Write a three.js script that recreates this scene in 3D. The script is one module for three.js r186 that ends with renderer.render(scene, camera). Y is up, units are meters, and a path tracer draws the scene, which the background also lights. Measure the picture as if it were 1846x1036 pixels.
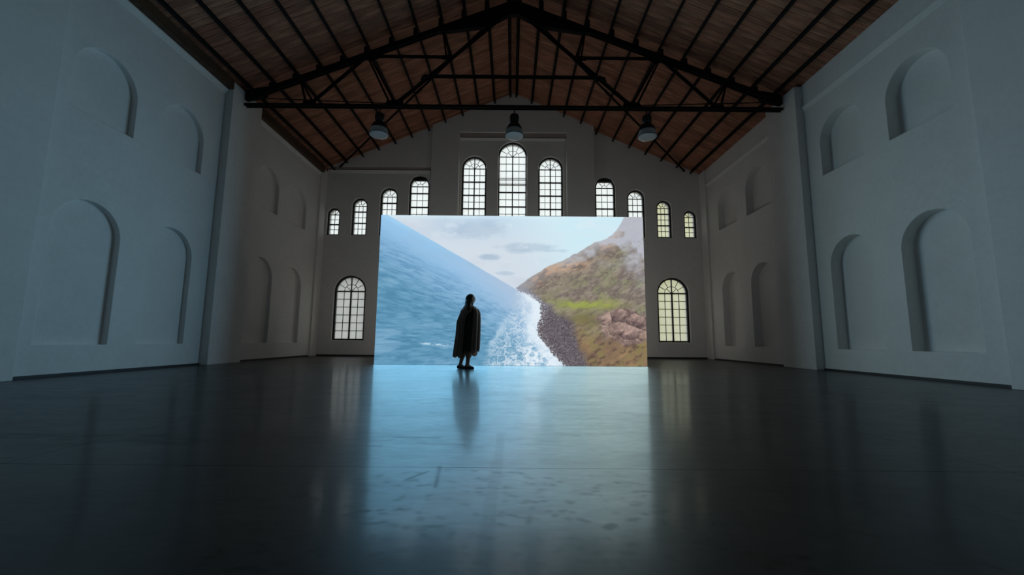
import * as THREE from 'three';
import { mergeGeometries, mergeVertices } from 'three/addons/utils/BufferGeometryUtils.js';
import { RoundedBoxGeometry } from 'three/addons/geometries/RoundedBoxGeometry.js';
import { MarchingCubes } from 'three/addons/objects/MarchingCubes.js';
import { RectAreaLightUniformsLib } from 'three/addons/lights/RectAreaLightUniformsLib.js';

// ---------------------------------------------------------------- camera, sky, lights, exposure
const scene = new THREE.Scene();
const camera = new THREE.PerspectiveCamera(69.1, 1846 / 1036, 0.05, 300);
camera.position.set(0, 0.654, 0);
camera.rotation.set(0.1251, -0.0004, 0.0084, 'YXZ');

scene.background = new THREE.Color().setRGB(1.25, 1.33, 1.33);      // even overcast sky behind the windows

const SCREEN = { x: -0.012, z: -11.0, w: 7.10, h: 3.99 };
RectAreaLightUniformsLib.init();
// the screen lights the hall: a light for each upright strip of it, from the blue sea side to the hill side
for (const [u0, u1, c] of [[0, 0.42, [0.26, 0.65, 0.94]], [0.42, 0.54, [0.32, 0.68, 0.92]], [0.54, 0.66, [0.39, 0.72, 0.89]], [0.66, 0.78, [0.46, 0.76, 0.86]], [0.78, 1, [0.52, 0.78, 0.83]]]) {
  const l = new THREE.RectAreaLight(new THREE.Color().setRGB(...c), 1.9, SCREEN.w * (u1 - u0), SCREEN.h);
  l.position.set(SCREEN.x + SCREEN.w * ((u0 + u1) / 2 - 0.5), SCREEN.h / 2 + 0.01, SCREEN.z + 0.03);
  l.rotation.y = Math.PI; l.name = 'screen_light'; scene.add(l);           // shines into the hall, towards +z
}

const renderer = new THREE.WebGLRenderer({ antialias: true });
renderer.toneMapping = THREE.LinearToneMapping;
renderer.toneMappingExposure = 1.0;
renderer.shadowMap.enabled = true;

// ---------------------------------------------------------------- noise and helpers
function rng(seed) { let a = seed >>> 0; return () => { a = (a + 0x6D2B79F5) | 0; let t = Math.imul(a ^ (a >>> 15), 1 | a); t = (t + Math.imul(t ^ (t >>> 7), 61 | t)) ^ t; return ((t ^ (t >>> 14)) >>> 0) / 4294967296; }; }
const PERM = new Float32Array(65536); { const r = rng(7); for (let i = 0; i < 65536; i++) PERM[i] = r(); }
const hash = (x, y) => PERM[(x & 255) + ((y & 255) << 8)];
function vnoise(x, y) {
  const xi = Math.floor(x), yi = Math.floor(y); let u = x - xi, v = y - yi;
  u = u * u * u * (u * (u * 6 - 15) + 10); v = v * v * v * (v * (v * 6 - 15) + 10);
  const a = hash(xi, yi), b = hash(xi + 1, yi), c = hash(xi, yi + 1), d = hash(xi + 1, yi + 1);
  return a + (b - a) * u + (c - a) * v + (a - b - c + d) * u * v;
}
function fbm(x, y, o = 4) { let s = 0, a = 0.5, n = 0; for (let i = 0; i < o; i++) { s += a * vnoise(x, y); n += a; x = x * 2.03 + 17.1; y = y * 2.03 + 5.7; a *= 0.5; } return s / n; }
const clamp = (x, a = 0, b = 1) => Math.min(b, Math.max(a, x));
const sstep = (a, b, x) => { const t = clamp((x - a) / (b - a)); return t * t * (3 - 2 * t); };
const lerp = (a, b, t) => a + (b - a) * t;
const mix3 = (a, b, t) => [lerp(a[0], b[0], t), lerp(a[1], b[1], t), lerp(a[2], b[2], t)];

function texture(w, h, fn, srgb, repeat) {
  const d = new Uint8Array(w * h * 4);
  for (let j = 0; j < h; j++) for (let i = 0; i < w; i++) {
    const c = fn(i, j), k = (j * w + i) * 4;
    if (typeof c === 'number') { d[k] = d[k + 1] = d[k + 2] = clamp(c) * 255; } else { d[k] = clamp(c[0]) * 255; d[k + 1] = clamp(c[1]) * 255; d[k + 2] = clamp(c[2]) * 255; }
    d[k + 3] = 255;
  }
  const t = new THREE.DataTexture(d, w, h, THREE.RGBAFormat);
  t.magFilter = THREE.LinearFilter; t.minFilter = THREE.LinearMipmapLinearFilter; t.generateMipmaps = true;
  t.wrapS = t.wrapT = THREE.RepeatWrapping;
  if (srgb) t.colorSpace = THREE.SRGBColorSpace;
  if (repeat) t.repeat.set(repeat[0], repeat[1]);
  t.needsUpdate = true;
  return t;
}
// noise that repeats every `n` texels
function tiled(fn, n) { return (i, j) => { const a = i / n, b = j / n, wa = a * a * (3 - 2 * a), wb = b * b * (3 - 2 * b); return lerp(lerp(fn(i + n, j + n), fn(i, j + n), wa), lerp(fn(i + n, j), fn(i, j), wa), wb); }; }

const taken = new Map();
function numbered(n) { const k = taken.get(n) ?? 0; taken.set(n, k + 1); return k ? `${n}_${String(k).padStart(3, '0')}` : n; }
function shade(o) { o.traverse((m) => { if (m.isMesh) { m.castShadow = true; m.receiveShadow = true; } }); }
function mesh(name, geometry, material, parent) {
  const m = new THREE.Mesh(geometry, material); m.castShadow = m.receiveShadow = true;
  m.name = parent === scene ? numbered(name) : name; parent.add(m); return m;
}
function thing(name, label, category, [x, y, z] = [0, 0, 0], group) {
  const g = new THREE.Group(); g.name = numbered(name); g.position.set(x, y, z);
  g.userData = { label, category }; if (group) g.userData.group = group; scene.add(g); return g;
}
function structure(name, label, category) {
  const g = new THREE.Group(); g.name = name; g.userData = { label, category, kind: 'structure' }; scene.add(g); return g;
}
function box(x0, x1, y0, y1, z0, z1) { const g = new THREE.BoxGeometry(x1 - x0, y1 - y0, z1 - z0); g.translate((x0 + x1) / 2, (y0 + y1) / 2, (z0 + z1) / 2); metreUV(g); return g; }
// uv in metres from position, by the way each vertex faces
function metreUV(g) {
  const p = g.attributes.position, n = g.attributes.normal, uv = new Float32Array(p.count * 2);
  for (let i = 0; i < p.count; i++) {
    const ax = Math.abs(n.getX(i)), ay = Math.abs(n.getY(i)), az = Math.abs(n.getZ(i));
    if (ay >= ax && ay >= az) { uv[2 * i] = p.getX(i); uv[2 * i + 1] = p.getZ(i); }
    else if (ax >= az) { uv[2 * i] = p.getZ(i); uv[2 * i + 1] = p.getY(i); }
    else { uv[2 * i] = p.getX(i); uv[2 * i + 1] = p.getY(i); }
  }
  g.setAttribute('uv', new THREE.BufferAttribute(uv, 2)); return g;
}
const V = (x, y, z) => new THREE.Vector3(x, y, z);
// a bar of rectangular section (w in the plane of the truss, d across it) from a to b
function bar(a, b, w, d) {
  const dir = b.clone().sub(a), L = dir.length(); const g = new THREE.BoxGeometry(L, w, d);
  const ex = dir.normalize(), ez0 = Math.abs(ex.z) > 0.9 ? V(1, 0, 0) : V(0, 0, 1), ey = ez0.clone().cross(ex).normalize(), ez = ex.clone().cross(ey);
  const m = new THREE.Matrix4().makeBasis(ex, ey, ez); m.setPosition(a.clone().add(b).multiplyScalar(0.5)); g.applyMatrix4(m); return g;
}
// a double angle: two thin L-sections back to back
function angles(a, b, w, gap = 0.012) {
  const gs = []; for (const s of [-1, 1]) { const o = V(0, 0, s * gap); gs.push(bar(a.clone().add(o), b.clone().add(o), w, 0.008)); const o2 = V(0, 0, s * (gap + w * 0.4)); gs.push(bar(a.clone().add(o2).add(V(0, w / 2 - 0.004, 0)), b.clone().add(o2).add(V(0, w / 2 - 0.004, 0)), 0.008, w * 0.8)); }
  return mergeGeometries(gs);
}
function rod(a, b, r) { const dir = b.clone().sub(a), L = dir.length(), g = new THREE.CylinderGeometry(r, r, L, 10); g.applyQuaternion(new THREE.Quaternion().setFromUnitVectors(V(0, 1, 0), dir.normalize())); const c = a.clone().add(b).multiplyScalar(0.5); g.translate(c.x, c.y, c.z); return g; }

// ---------------------------------------------------------------- materials
const plasterTone = texture(512, 512, tiled((i, j) => { const n = fbm(i / 70, j / 70, 4), f = fbm(i / 9 + 40, j / 9, 3); return 0.955 + 0.045 * (n - 0.5) + 0.04 * (f - 0.5); }, 512), true, [0.28, 0.28]);
const plasterBump = texture(512, 512, tiled((i, j) => 0.6 * fbm(i / 40 + 9, j / 40, 4) + 0.4 * fbm(i / 6, j / 6 + 3, 3), 512), false, [0.6, 0.6]);
const M = {};
M.plaster = new THREE.MeshStandardMaterial({ color: new THREE.Color().setRGB(0.90, 0.885, 0.865), map: plasterTone, bumpMap: plasterBump, bumpScale: 0.004, roughness: 0.85 });
M.steel = new THREE.MeshPhysicalMaterial({ color: new THREE.Color().setRGB(0.008, 0.008, 0.008), roughness: 0.8, specularIntensity: 0.4 });
M.frame = new THREE.MeshStandardMaterial({ color: new THREE.Color().setRGB(0.02, 0.021, 0.023), roughness: 0.55 });
M.base = new THREE.MeshStandardMaterial({ color: new THREE.Color().setRGB(0.03, 0.03, 0.03), roughness: 0.6 });
M.black = new THREE.MeshStandardMaterial({ color: new THREE.Color().setRGB(0.012, 0.012, 0.013), roughness: 0.5 });
M.pane = new THREE.MeshPhysicalMaterial({ color: new THREE.Color().setRGB(0.92, 0.94, 0.94), transmission: 1, thickness: 0, roughness: 0.72, ior: 1.5 });
// timber: lines of grain along u, in a few tones
function timber(seed, c, u = 0.5, v = 3) {
  const map = texture(512, 256, tiled2((i, j) => {
    const g = fbm(i / 190 + seed * 13, j / 5 + seed * 7, 4), f = fbm(i / 60 + seed, j / 1.7, 2), big = fbm(i / 120 + 3 * seed, j / 60, 3);
    const k = 0.66 + 0.5 * (g - 0.5) + 0.28 * (f - 0.5) + 0.35 * (big - 0.5);
    const kx = ((i + seed * 71) % 256) - 128, ky = ((j * 2.2 + seed * 37) % 210) - 105, knot = Math.exp(-(kx * kx / 60 + ky * ky / 60));
    const t = clamp(k * (1 - 0.55 * knot), 0.15, 1.1); return [t, t * 0.98, t * 0.96];
  }, 512, 256), true, [u, v]);
  return new THREE.MeshStandardMaterial({ color: new THREE.Color().setRGB(...c), map, roughness: 0.75 });
}
function tiled2(fn, n, m) { return (i, j) => { const a = i / n, b = j / m, wa = a * a * (3 - 2 * a), wb = b * b * (3 - 2 * b), q = [fn(i, j), fn(i + n, j), fn(i, j + m), fn(i + n, j + m)]; return [0, 1, 2].map((k) => lerp(lerp(q[3][k], q[2][k], wa), lerp(q[1][k], q[0][k], wa), wb)); }; }
const boardTones = [timber(1, [0.94, 0.42, 0.26]), timber(2, [0.86, 0.37, 0.23]), timber(3, [0.98, 0.47, 0.29]), timber(4, [0.79, 0.33, 0.20])];
M.shade_soffit = new THREE.MeshStandardMaterial({ color: new THREE.Color().setRGB(0.25, 0.21, 0.20), roughness: 0.9 });   // sloping soffits of the gable, their shade put into a dark taupe
M.screenBack = new THREE.MeshStandardMaterial({ color: new THREE.Color().setRGB(0.82, 0.82, 0.81), roughness: 0.6 });   // white back of the screen
M.beam = timber(5, [0.20, 0.11, 0.06], 0.4, 2);

// ---------------------------------------------------------------- floor: concrete slabs with sawn joints
const FX = 8, FZ0 = -16.6, FZ1 = 4.9;
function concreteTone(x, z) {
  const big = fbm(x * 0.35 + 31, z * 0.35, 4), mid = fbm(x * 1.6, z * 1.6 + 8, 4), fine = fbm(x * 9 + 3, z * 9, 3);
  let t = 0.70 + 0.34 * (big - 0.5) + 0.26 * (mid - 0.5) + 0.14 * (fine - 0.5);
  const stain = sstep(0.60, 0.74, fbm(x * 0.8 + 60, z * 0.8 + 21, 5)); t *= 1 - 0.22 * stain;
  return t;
}
const fw = 1536, fh = 2048;
const marks = new Float32Array(fw * fh);
function stroke(x0, z0, x1, z1, width, dark) {
  const sx = fw / (2 * FX), sz = fh / (FZ1 - FZ0), n = Math.ceil(Math.hypot((x1 - x0) * sx, (z1 - z0) * sz) * 2) + 1;
  for (let k = 0; k <= n; k++) {
    const t = k / n, cx = (lerp(x0, x1, t) + FX) * sx, cz = (lerp(z0, z1, t) - FZ0) * sz, r = Math.max(0.7, width * sx * 0.5);
    for (let j = Math.floor(cz - r - 1); j <= cz + r + 1; j++) for (let i = Math.floor(cx - r - 1); i <= cx + r + 1; i++) {
      if (i < 0 || j < 0 || i >= fw || j >= fh) continue; const d = Math.hypot(i - cx, j - cz), a = dark * clamp(r + 0.7 - d); if (a > marks[j * fw + i]) marks[j * fw + i] = a;
    }
  }
}
{
  const r = rng(91);
  for (const s of [[-0.49, -2.07, -0.42, -2.18, 0.018, 0.95], [-0.34, -1.97, -0.37, -2.27, 0.014, 0.85], [-0.62, -1.66, -0.55, -1.70, 0.018, 0.95], [0.34, -1.57, 0.36, -1.59, 0.035, 0.7], [0.25, -1.64, 0.28, -1.62, 0.02, 0.6], [0.07, -1.66, 0.06, -1.60, 0.015, 0.6], [-0.21, -1.48, -0.20, -1.52, 0.015, 0.6], [0.36, -1.39, 0.375, -1.395, 0.02, 0.7], [0.03, -1.65, 0.10, -1.64, 0.01, 0.5]]) stroke(...s);
  for (let k = 0; k < 900; k++) { const x = (r() - 0.5) * 15.5, z = FZ0 + r() * (FZ1 - FZ0), a = r() * 6.28, L = 0.02 + 0.16 * r() * r(); stroke(x, z, x + Math.cos(a) * L, z + Math.sin(a) * L, 0.006 + 0.016 * r() * r(), 0.25 + 0.4 * r()); }
  for (let k = 0; k < 260; k++) { const x = (r() - 0.5) * 1.8, z = -1.2 - r() * 1.0, a = r() * 6.28, L = 0.01 + 0.05 * r() * r(); stroke(x, z, x + Math.cos(a) * L, z + Math.sin(a) * L * 0.6, 0.008 + 0.012 * r(), 0.3 + 0.4 * r()); }
  for (let k = 0; k < 60; k++) { const x = (r() - 0.5) * 15, z = FZ0 + r() * 14, L = 0.4 + 1.6 * r(); stroke(x, z, x + L, z + (r() - 0.5) * 0.1, 0.01, 0.12 + 0.15 * r()); }
}
const floorMap = texture(fw, fh, (i, j) => {
  const x = (i / fw - 0.5) * 2 * FX, z = FZ0 + j / fh * (FZ1 - FZ0); let t = concreteTone(x, z);
  if (Math.abs(x + 0.10 + 0.01 * z) < 0.028 && z > -3.1 && z < -1.2) t *= 0.82 + 0.1 * fbm(x * 30, z * 12, 2);           // tyre track
  if (z > -2.95 && z < -2.65 && x < -0.1) t *= 1 - 0.45 * sstep(0.5, 0.62, fbm(x * 7, z * 22 + 4, 3)) * sstep(-0.1, -0.4, x);   // scuffed patch
  t *= 1 - marks[j * fw + i]; return [t * 0.99, t, t * 1.0];
}, true, [1 / (2 * FX), 1 / (FZ1 - FZ0)]);
floorMap.offset.set(0.5, -FZ0 / (FZ1 - FZ0));
// the sealer is worn away on the scratches and thin on the stains
const floorCoat = texture(fw, fh, (i, j) => {
  const x = (i / fw - 0.5) * 2 * FX, z = FZ0 + j / fh * (FZ1 - FZ0);
  let t = 0.86 + 0.22 * (fbm(x * 1.3 + 8, z * 2.6, 4) - 0.5) + 0.22 * (fbm(x * 7, z * 16 + 3, 3) - 0.5); t *= 1 - 0.16 * sstep(0.58, 0.72, fbm(x * 0.8 + 60, z * 1.3 + 21, 5));
  if (Math.abs(x + 0.10 + 0.01 * z) < 0.028 && z > -3.1 && z < -1.2) t *= 0.8;
  if (z > -2.95 && z < -2.65 && x < -0.1) t *= 1 - 0.45 * sstep(0.5, 0.62, fbm(x * 7, z * 22 + 4, 3)) * sstep(-0.1, -0.4, x);
  return t * (1 - 0.95 * marks[j * fw + i]);
}, false, [1 / (2 * FX), 1 / (FZ1 - FZ0)]);
floorCoat.offset.copy(floorMap.offset);
const floorRough = texture(1024, 1024, tiled((i, j) => {
  const n = fbm(i / 120, j / 60, 5), f = fbm(i / 14 + 7, j / 5, 3), s = sstep(0.58, 0.7, fbm(i / 60 + 50, j / 22 + 9, 4));
  return 0.68 + 0.14 * (n - 0.5) + 0.16 * (f - 0.5) + 0.06 * s;
}, 1024), false, [0.22, 0.22]);
const floorBump = texture(1024, 1024, tiled((i, j) => 0.75 * fbm(i / 130 + 5, j / 130, 4) + 0.25 * fbm(i / 22, j / 22 + 70, 3), 1024), false, [0.3, 0.3]);
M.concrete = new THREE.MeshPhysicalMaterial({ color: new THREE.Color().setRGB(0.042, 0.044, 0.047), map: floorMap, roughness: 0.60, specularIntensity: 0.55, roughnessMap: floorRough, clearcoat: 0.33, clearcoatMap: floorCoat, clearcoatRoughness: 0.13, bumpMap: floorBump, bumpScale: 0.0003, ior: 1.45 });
M.joint = new THREE.MeshStandardMaterial({ color: new THREE.Color().setRGB(0.02, 0.02, 0.021), roughness: 0.9 });

const floor = structure('floor', 'polished grey concrete floor of large slabs with scuffs', 'floor');
mesh('joint_bed', box(-FX, FX, -0.30, -0.010, FZ0, FZ1), M.joint, floor);
const xJoints = [-FX, -2.62, 2.58, FX], zJoints = [FZ1, 1.2, -2.25, -5.70, -9.15, -12.6, -16.02, FZ0];
for (let a = 0; a < 3; a++) for (let b = 0; b < zJoints.length - 1; b++) {
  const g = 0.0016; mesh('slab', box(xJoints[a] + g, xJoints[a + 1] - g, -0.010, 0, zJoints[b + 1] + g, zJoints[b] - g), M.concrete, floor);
}

// ---------------------------------------------------------------- side walls with blind arched niches and pilasters
const XW = { '-1': 7.48, '1': 7.52 }, BACK = -16.05, FRONT = 4.5, ROOF = (x) => 10.55 - 0.43 * Math.abs(x);
function arch(shape, a0, a1, sill, top) { const r = (a1 - a0) / 2, sp = top - r; shape.moveTo(a0, sill); shape.lineTo(a1, sill); shape.lineTo(a1, sp); shape.absarc((a0 + a1) / 2, sp, r, 0, Math.PI, false); shape.lineTo(a0, sill); return shape; }
function sideWall(s) {
  const X = XW[s], left = s < 0, depth = left ? 0.13 : 0.26, shift = left ? 0 : -0.10;
  const wall = structure(left ? 'wall_left' : 'wall_right', left ? 'left white plaster wall with shallow blind arched niches' : 'right white plaster wall with deep blind arched niches', 'wall');
  const place = new THREE.Matrix4().makeBasis(V(0, 0, -s), V(0, 1, 0), V(s, 0, 0)); place.setPosition(s * X, 0, 0);
  const shape = new THREE.Shape(); const A = (z) => -s * z, zs = [A(BACK - 0.45), A(FRONT + 0.4)].sort((p, q) => p - q);
  shape.moveTo(zs[0], 0); shape.lineTo(zs[1], 0); shape.lineTo(zs[1], 7.30); shape.lineTo(zs[0], 7.30); shape.lineTo(zs[0], 0);
  const niches = [];
  for (const k of [-1, 0, 1, 2]) for (const z of [-7.19, -8.99]) for (const up of [0, 1]) {
    const zc = z + shift + 5.1 * k * (k < 0 ? 1.0 : 1.01), w = 0.615; if (zc > FRONT - 1) continue;
    niches.push([zc, w, up ? (left ? 4.52 : 4.66) : 0.50, up ? (left ? 5.87 : 6.08) : 3.05]);
  }
  for (const [zc, w, sill, top] of niches) shape.holes.push(arch(new THREE.Path(), A(zc) - w, A(zc) + w, sill, top));
  const g = new THREE.ExtrudeGeometry(shape, { depth: depth - 0.02, bevelEnabled: true, bevelThickness: 0.01, bevelSize: 0.01, bevelSegments: 2, curveSegments: 20 });
  g.translate(0, 0, 0.01); g.applyMatrix4(place); mesh('wall_panel', g, M.plaster, wall);
  const outer = [s * (X + depth), s * (X + depth + 0.25)].sort((p, q) => p - q);
  mesh('wall_core', box(outer[0], outer[1], 0, 7.28, BACK - 0.45, FRONT + 0.4), M.plaster, wall);
  for (const [zc, w, sill, top] of niches) {                         // the smooth plaster lining at the back of each niche
    const n = new THREE.ExtrudeGeometry(arch(new THREE.Shape(), A(zc) - w + 0.006, A(zc) + w - 0.006, sill + 0.006, top - 0.006), { depth: 0.012, bevelEnabled: false, curveSegments: 20 });
    n.translate(0, 0, depth - 0.014); n.applyMatrix4(place); mesh('niche', n, M.plaster, wall);
  }
  for (const [z0, z1, d] of [[-11.38, -10.15, 0.2], [-6.23, -5.0, 0.2], [-1.08, 0.15, 0.2], [BACK, -15.55, 0.07]]) {
    const w = d + 0.02, p = new RoundedBoxGeometry(w, 7.28, z1 - z0, 2, 0.012); p.translate(s * (X + 0.02 - w / 2), 3.64, (z0 + z1) / 2); metreUV(p); mesh('pilaster', p, M.plaster, wall);
  }
  return wall;
}
sideWall(-1); sideWall(1);

// ---------------------------------------------------------------- gable walls, back one with window openings
const WINDOWS = [];   // [centre x, width, sill, top, kind of glazing, rows]
for (const [c, w, top, cols, rows, thick] of [[-7.09, 0.48, 5.80, 2, 4, [2]], [-6.07, 0.59, 6.21, 3, 5, [1, 3]], [-4.93, 0.67, 6.65, 3, 6, [1, 3]], [-3.73, 0.79, 7.15, 3, 7, [1, 3]], [-1.55, 0.97, 8.01, 4, 10, [2, 4, 6]], [-0.01, 1.15, 8.62, 4, 11, [5, 7]], [1.52, 0.97, 8.00, 4, 10, [2, 4, 6]], [3.70, 0.79, 7.15, 3, 7, [1, 3]], [4.92, 0.67, 6.65, 3, 6, [2, 4]], [6.02, 0.57, 6.22, 3, 5, [1, 3]], [7.05, 0.48, 5.81, 2, 4, [2]]])
  WINDOWS.push({ c, w, sill: 4.70, top, cols, rows, thick });
WINDOWS.push({ c: -6.27, w: 1.21, sill: 0.59, top: 3.09, cols: 4, rows: 6, thick: [] }, { c: 6.25, w: 1.21, sill: 0.61, top: 3.11, cols: 4, rows: 6, thick: [] });
function gable(shape) { shape.moveTo(-8.1, 0); shape.lineTo(8.1, 0); shape.lineTo(8.1, ROOF(8.1) - 0.01); shape.lineTo(0, ROOF(0) - 0.01); shape.lineTo(-8.1, ROOF(8.1) - 0.01); shape.lineTo(-8.1, 0); return shape; }
const wallBack = structure('wall_back', 'white plaster gable wall at the far end with arched windows', 'wall');
{
  const sh = gable(new THREE.Shape());
  for (const q of WINDOWS) sh.holes.push(arch(new THREE.Path(), q.c - q.w / 2 - 0.022, q.c + q.w / 2 + 0.022, q.sill - 0.012, q.top + 0.022));
  const g = new THREE.ExtrudeGeometry(sh, { depth: 0.43, bevelEnabled: true, bevelThickness: 0.01, bevelSize: 0.01, bevelSegments: 2, curveSegments: 20 });
  g.translate(0, 0, BACK - 0.44); mesh('wall_panel', g, M.plaster, wallBack);
  // the middle of the gable stands proud, round a recessed panel with a sloping soffit
  const p = new THREE.Shape(), xo = 3.22, xi = 2.145;
  p.moveTo(-xo, 0); p.lineTo(-xi, 0); p.lineTo(-xi, 8.88); p.lineTo(xi, 8.88); p.lineTo(xi, 0); p.lineTo(xo, 0); p.lineTo(xo, ROOF(xo) - 0.01); p.lineTo(0, ROOF(0) - 0.01); p.lineTo(-xo, ROOF(xo) - 0.01); p.lineTo(-xo, 0);
  const pg = new THREE.ExtrudeGeometry(p, { depth: 0.28, bevelEnabled: true, bevelThickness: 0.01, bevelSize: 0.01, bevelSegments: 2 }); pg.translate(0, 0, BACK + 0.01); mesh('pilaster', pg, M.plaster, wallBack);
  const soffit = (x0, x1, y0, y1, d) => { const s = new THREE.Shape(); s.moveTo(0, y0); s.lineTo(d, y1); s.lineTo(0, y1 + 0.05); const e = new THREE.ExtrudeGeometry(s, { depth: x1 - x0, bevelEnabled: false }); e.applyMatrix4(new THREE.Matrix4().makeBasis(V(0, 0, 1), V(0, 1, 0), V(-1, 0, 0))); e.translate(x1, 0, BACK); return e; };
  mesh('shade_soffit', soffit(-xi, xi, 8.76, 8.885, 0.285), M.shade_soffit, wallBack);
  const u = new THREE.Shape(); u.moveTo(-7.48, 7.44); u.lineTo(-3.215, 7.44); u.lineTo(-3.215, ROOF(3.215) - 0.01); u.lineTo(-7.30, ROOF(7.30) - 0.01); u.lineTo(-7.48, 7.45);
  const ug = new THREE.ExtrudeGeometry(u, { depth: 0.18, bevelEnabled: true, bevelThickness: 0.01, bevelSize: 0.005, bevelSegments: 1 }); ug.translate(0, 0, BACK); mesh('upper_wall', ug, M.plaster, wallBack);
  mesh('shade_soffit', soffit(-7.46, -3.215, 7.36, 7.44, 0.19), M.shade_soffit, wallBack);
}
const wallFront = structure('wall_front', 'plain plaster gable wall behind the viewer', 'wall');
{ const g = new THREE.ExtrudeGeometry(gable(new THREE.Shape()), { depth: 0.35, bevelEnabled: false }); g.translate(0, 0, FRONT); mesh('wall_panel', g, M.plaster, wallFront); }

// mouldings, timber wall plate, baseboards
let trims = 0;
function trim(label, g, m) { const t = mesh(`trim_${++trims}`, g, m, scene); t.userData = { label, category: 'trim', kind: 'structure' }; return t; }
function moulding(s, X, y0, y1, d, z0, z1) {   // a strip with a sloping underside
  const q = new THREE.Shape(); q.moveTo(-0.02, y0); q.lineTo(0.004, y0); q.lineTo(d, y0 + (y1 - y0) * 0.75); q.lineTo(d, y1); q.lineTo(-0.02, y1);
  const e = new THREE.ExtrudeGeometry(q, { depth: z1 - z0, bevelEnabled: false });
  e.applyMatrix4(new THREE.Matrix4().makeBasis(V(1, 0, 0), V(0, 1, 0), V(0, 0, 1))); e.translate(-X, 0, z0); if (s > 0) { e.rotateY(Math.PI); e.translate(0, 0, z0 + z1); } return e;
}
trim('pale plaster ledge under the timber plate of the left wall, near bay', moulding(-1, XW[-1], 6.93, 7.06, 0.07, -10.15, -6.23), M.plaster);
trim('pale plaster ledge under the timber plate of the left wall, far bay', moulding(-1, XW[-1], 6.93, 7.06, 0.05, -15.55, -11.38), M.plaster);
trim('pale plaster ledge high on the right wall, near bay', moulding(1, XW[1], 6.57, 6.70, 0.06, -10.15, -6.23), M.plaster);
trim('pale plaster ledge high on the right wall, far bay', moulding(1, XW[1], 6.57, 6.70, 0.05, -15.55, -11.38), M.plaster);
trim('dark brown timber plate along the top of the left wall, near bay', box(-7.50, -7.27, 7.062, 7.30, -10.14, -6.24), M.beam);
trim('dark brown timber plate along the top of the left wall, far bay', box(-7.50, -7.30, 7.062, 7.30, -15.54, -11.39), M.beam);
{
  const strip = (x0, x1, y0, y1, d) => { const q = new THREE.Shape(); q.moveTo(-0.01, y0); q.lineTo(0.005, y0); q.lineTo(d, y1); q.lineTo(-0.01, y1); const e = new THREE.ExtrudeGeometry(q, { depth: x1 - x0, bevelEnabled: false }); e.applyMatrix4(new THREE.Matrix4().makeBasis(V(0, 0, 1), V(0, 1, 0), V(-1, 0, 0))); e.translate(x1, 0, BACK); return e; };
  trim('pale cove moulding at the head of the middle window panel', strip(-2.13, 2.13, 8.66, 8.755, 0.06), M.plaster);
  trim('pale cove moulding below the left dark soffit of the gable wall', strip(-7.40, -3.23, 7.23, 7.355, 0.06), M.plaster);
}
function baseboard(name, label, g) { const b = mesh(name, g, M.base, scene); b.userData = { label, category: 'baseboard', kind: 'structure' }; }
baseboard('baseboard_left', 'thin dark skirting along the left wall', mergeGeometries([[-15.55, -11.38], [-10.15, -6.23], [-5.0, -1.08]].map(([a, b]) => box(-7.485, -7.465, 0, 0.045, a, b))));
baseboard('baseboard_right', 'thin dark skirting along the right wall', mergeGeometries([[-15.55, -11.38], [-10.15, -6.23], [-5.0, -1.08]].map(([a, b]) => box(7.505, 7.525, 0, 0.045, a, b))));
baseboard('baseboard_back', 'thin black skirting along the far gable wall', mergeGeometries([box(-7.40, -3.225, 0, 0.055, BACK - 0.005, BACK + 0.02), box(3.225, 7.45, 0, 0.06, BACK - 0.005, BACK + 0.02)]));

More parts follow.
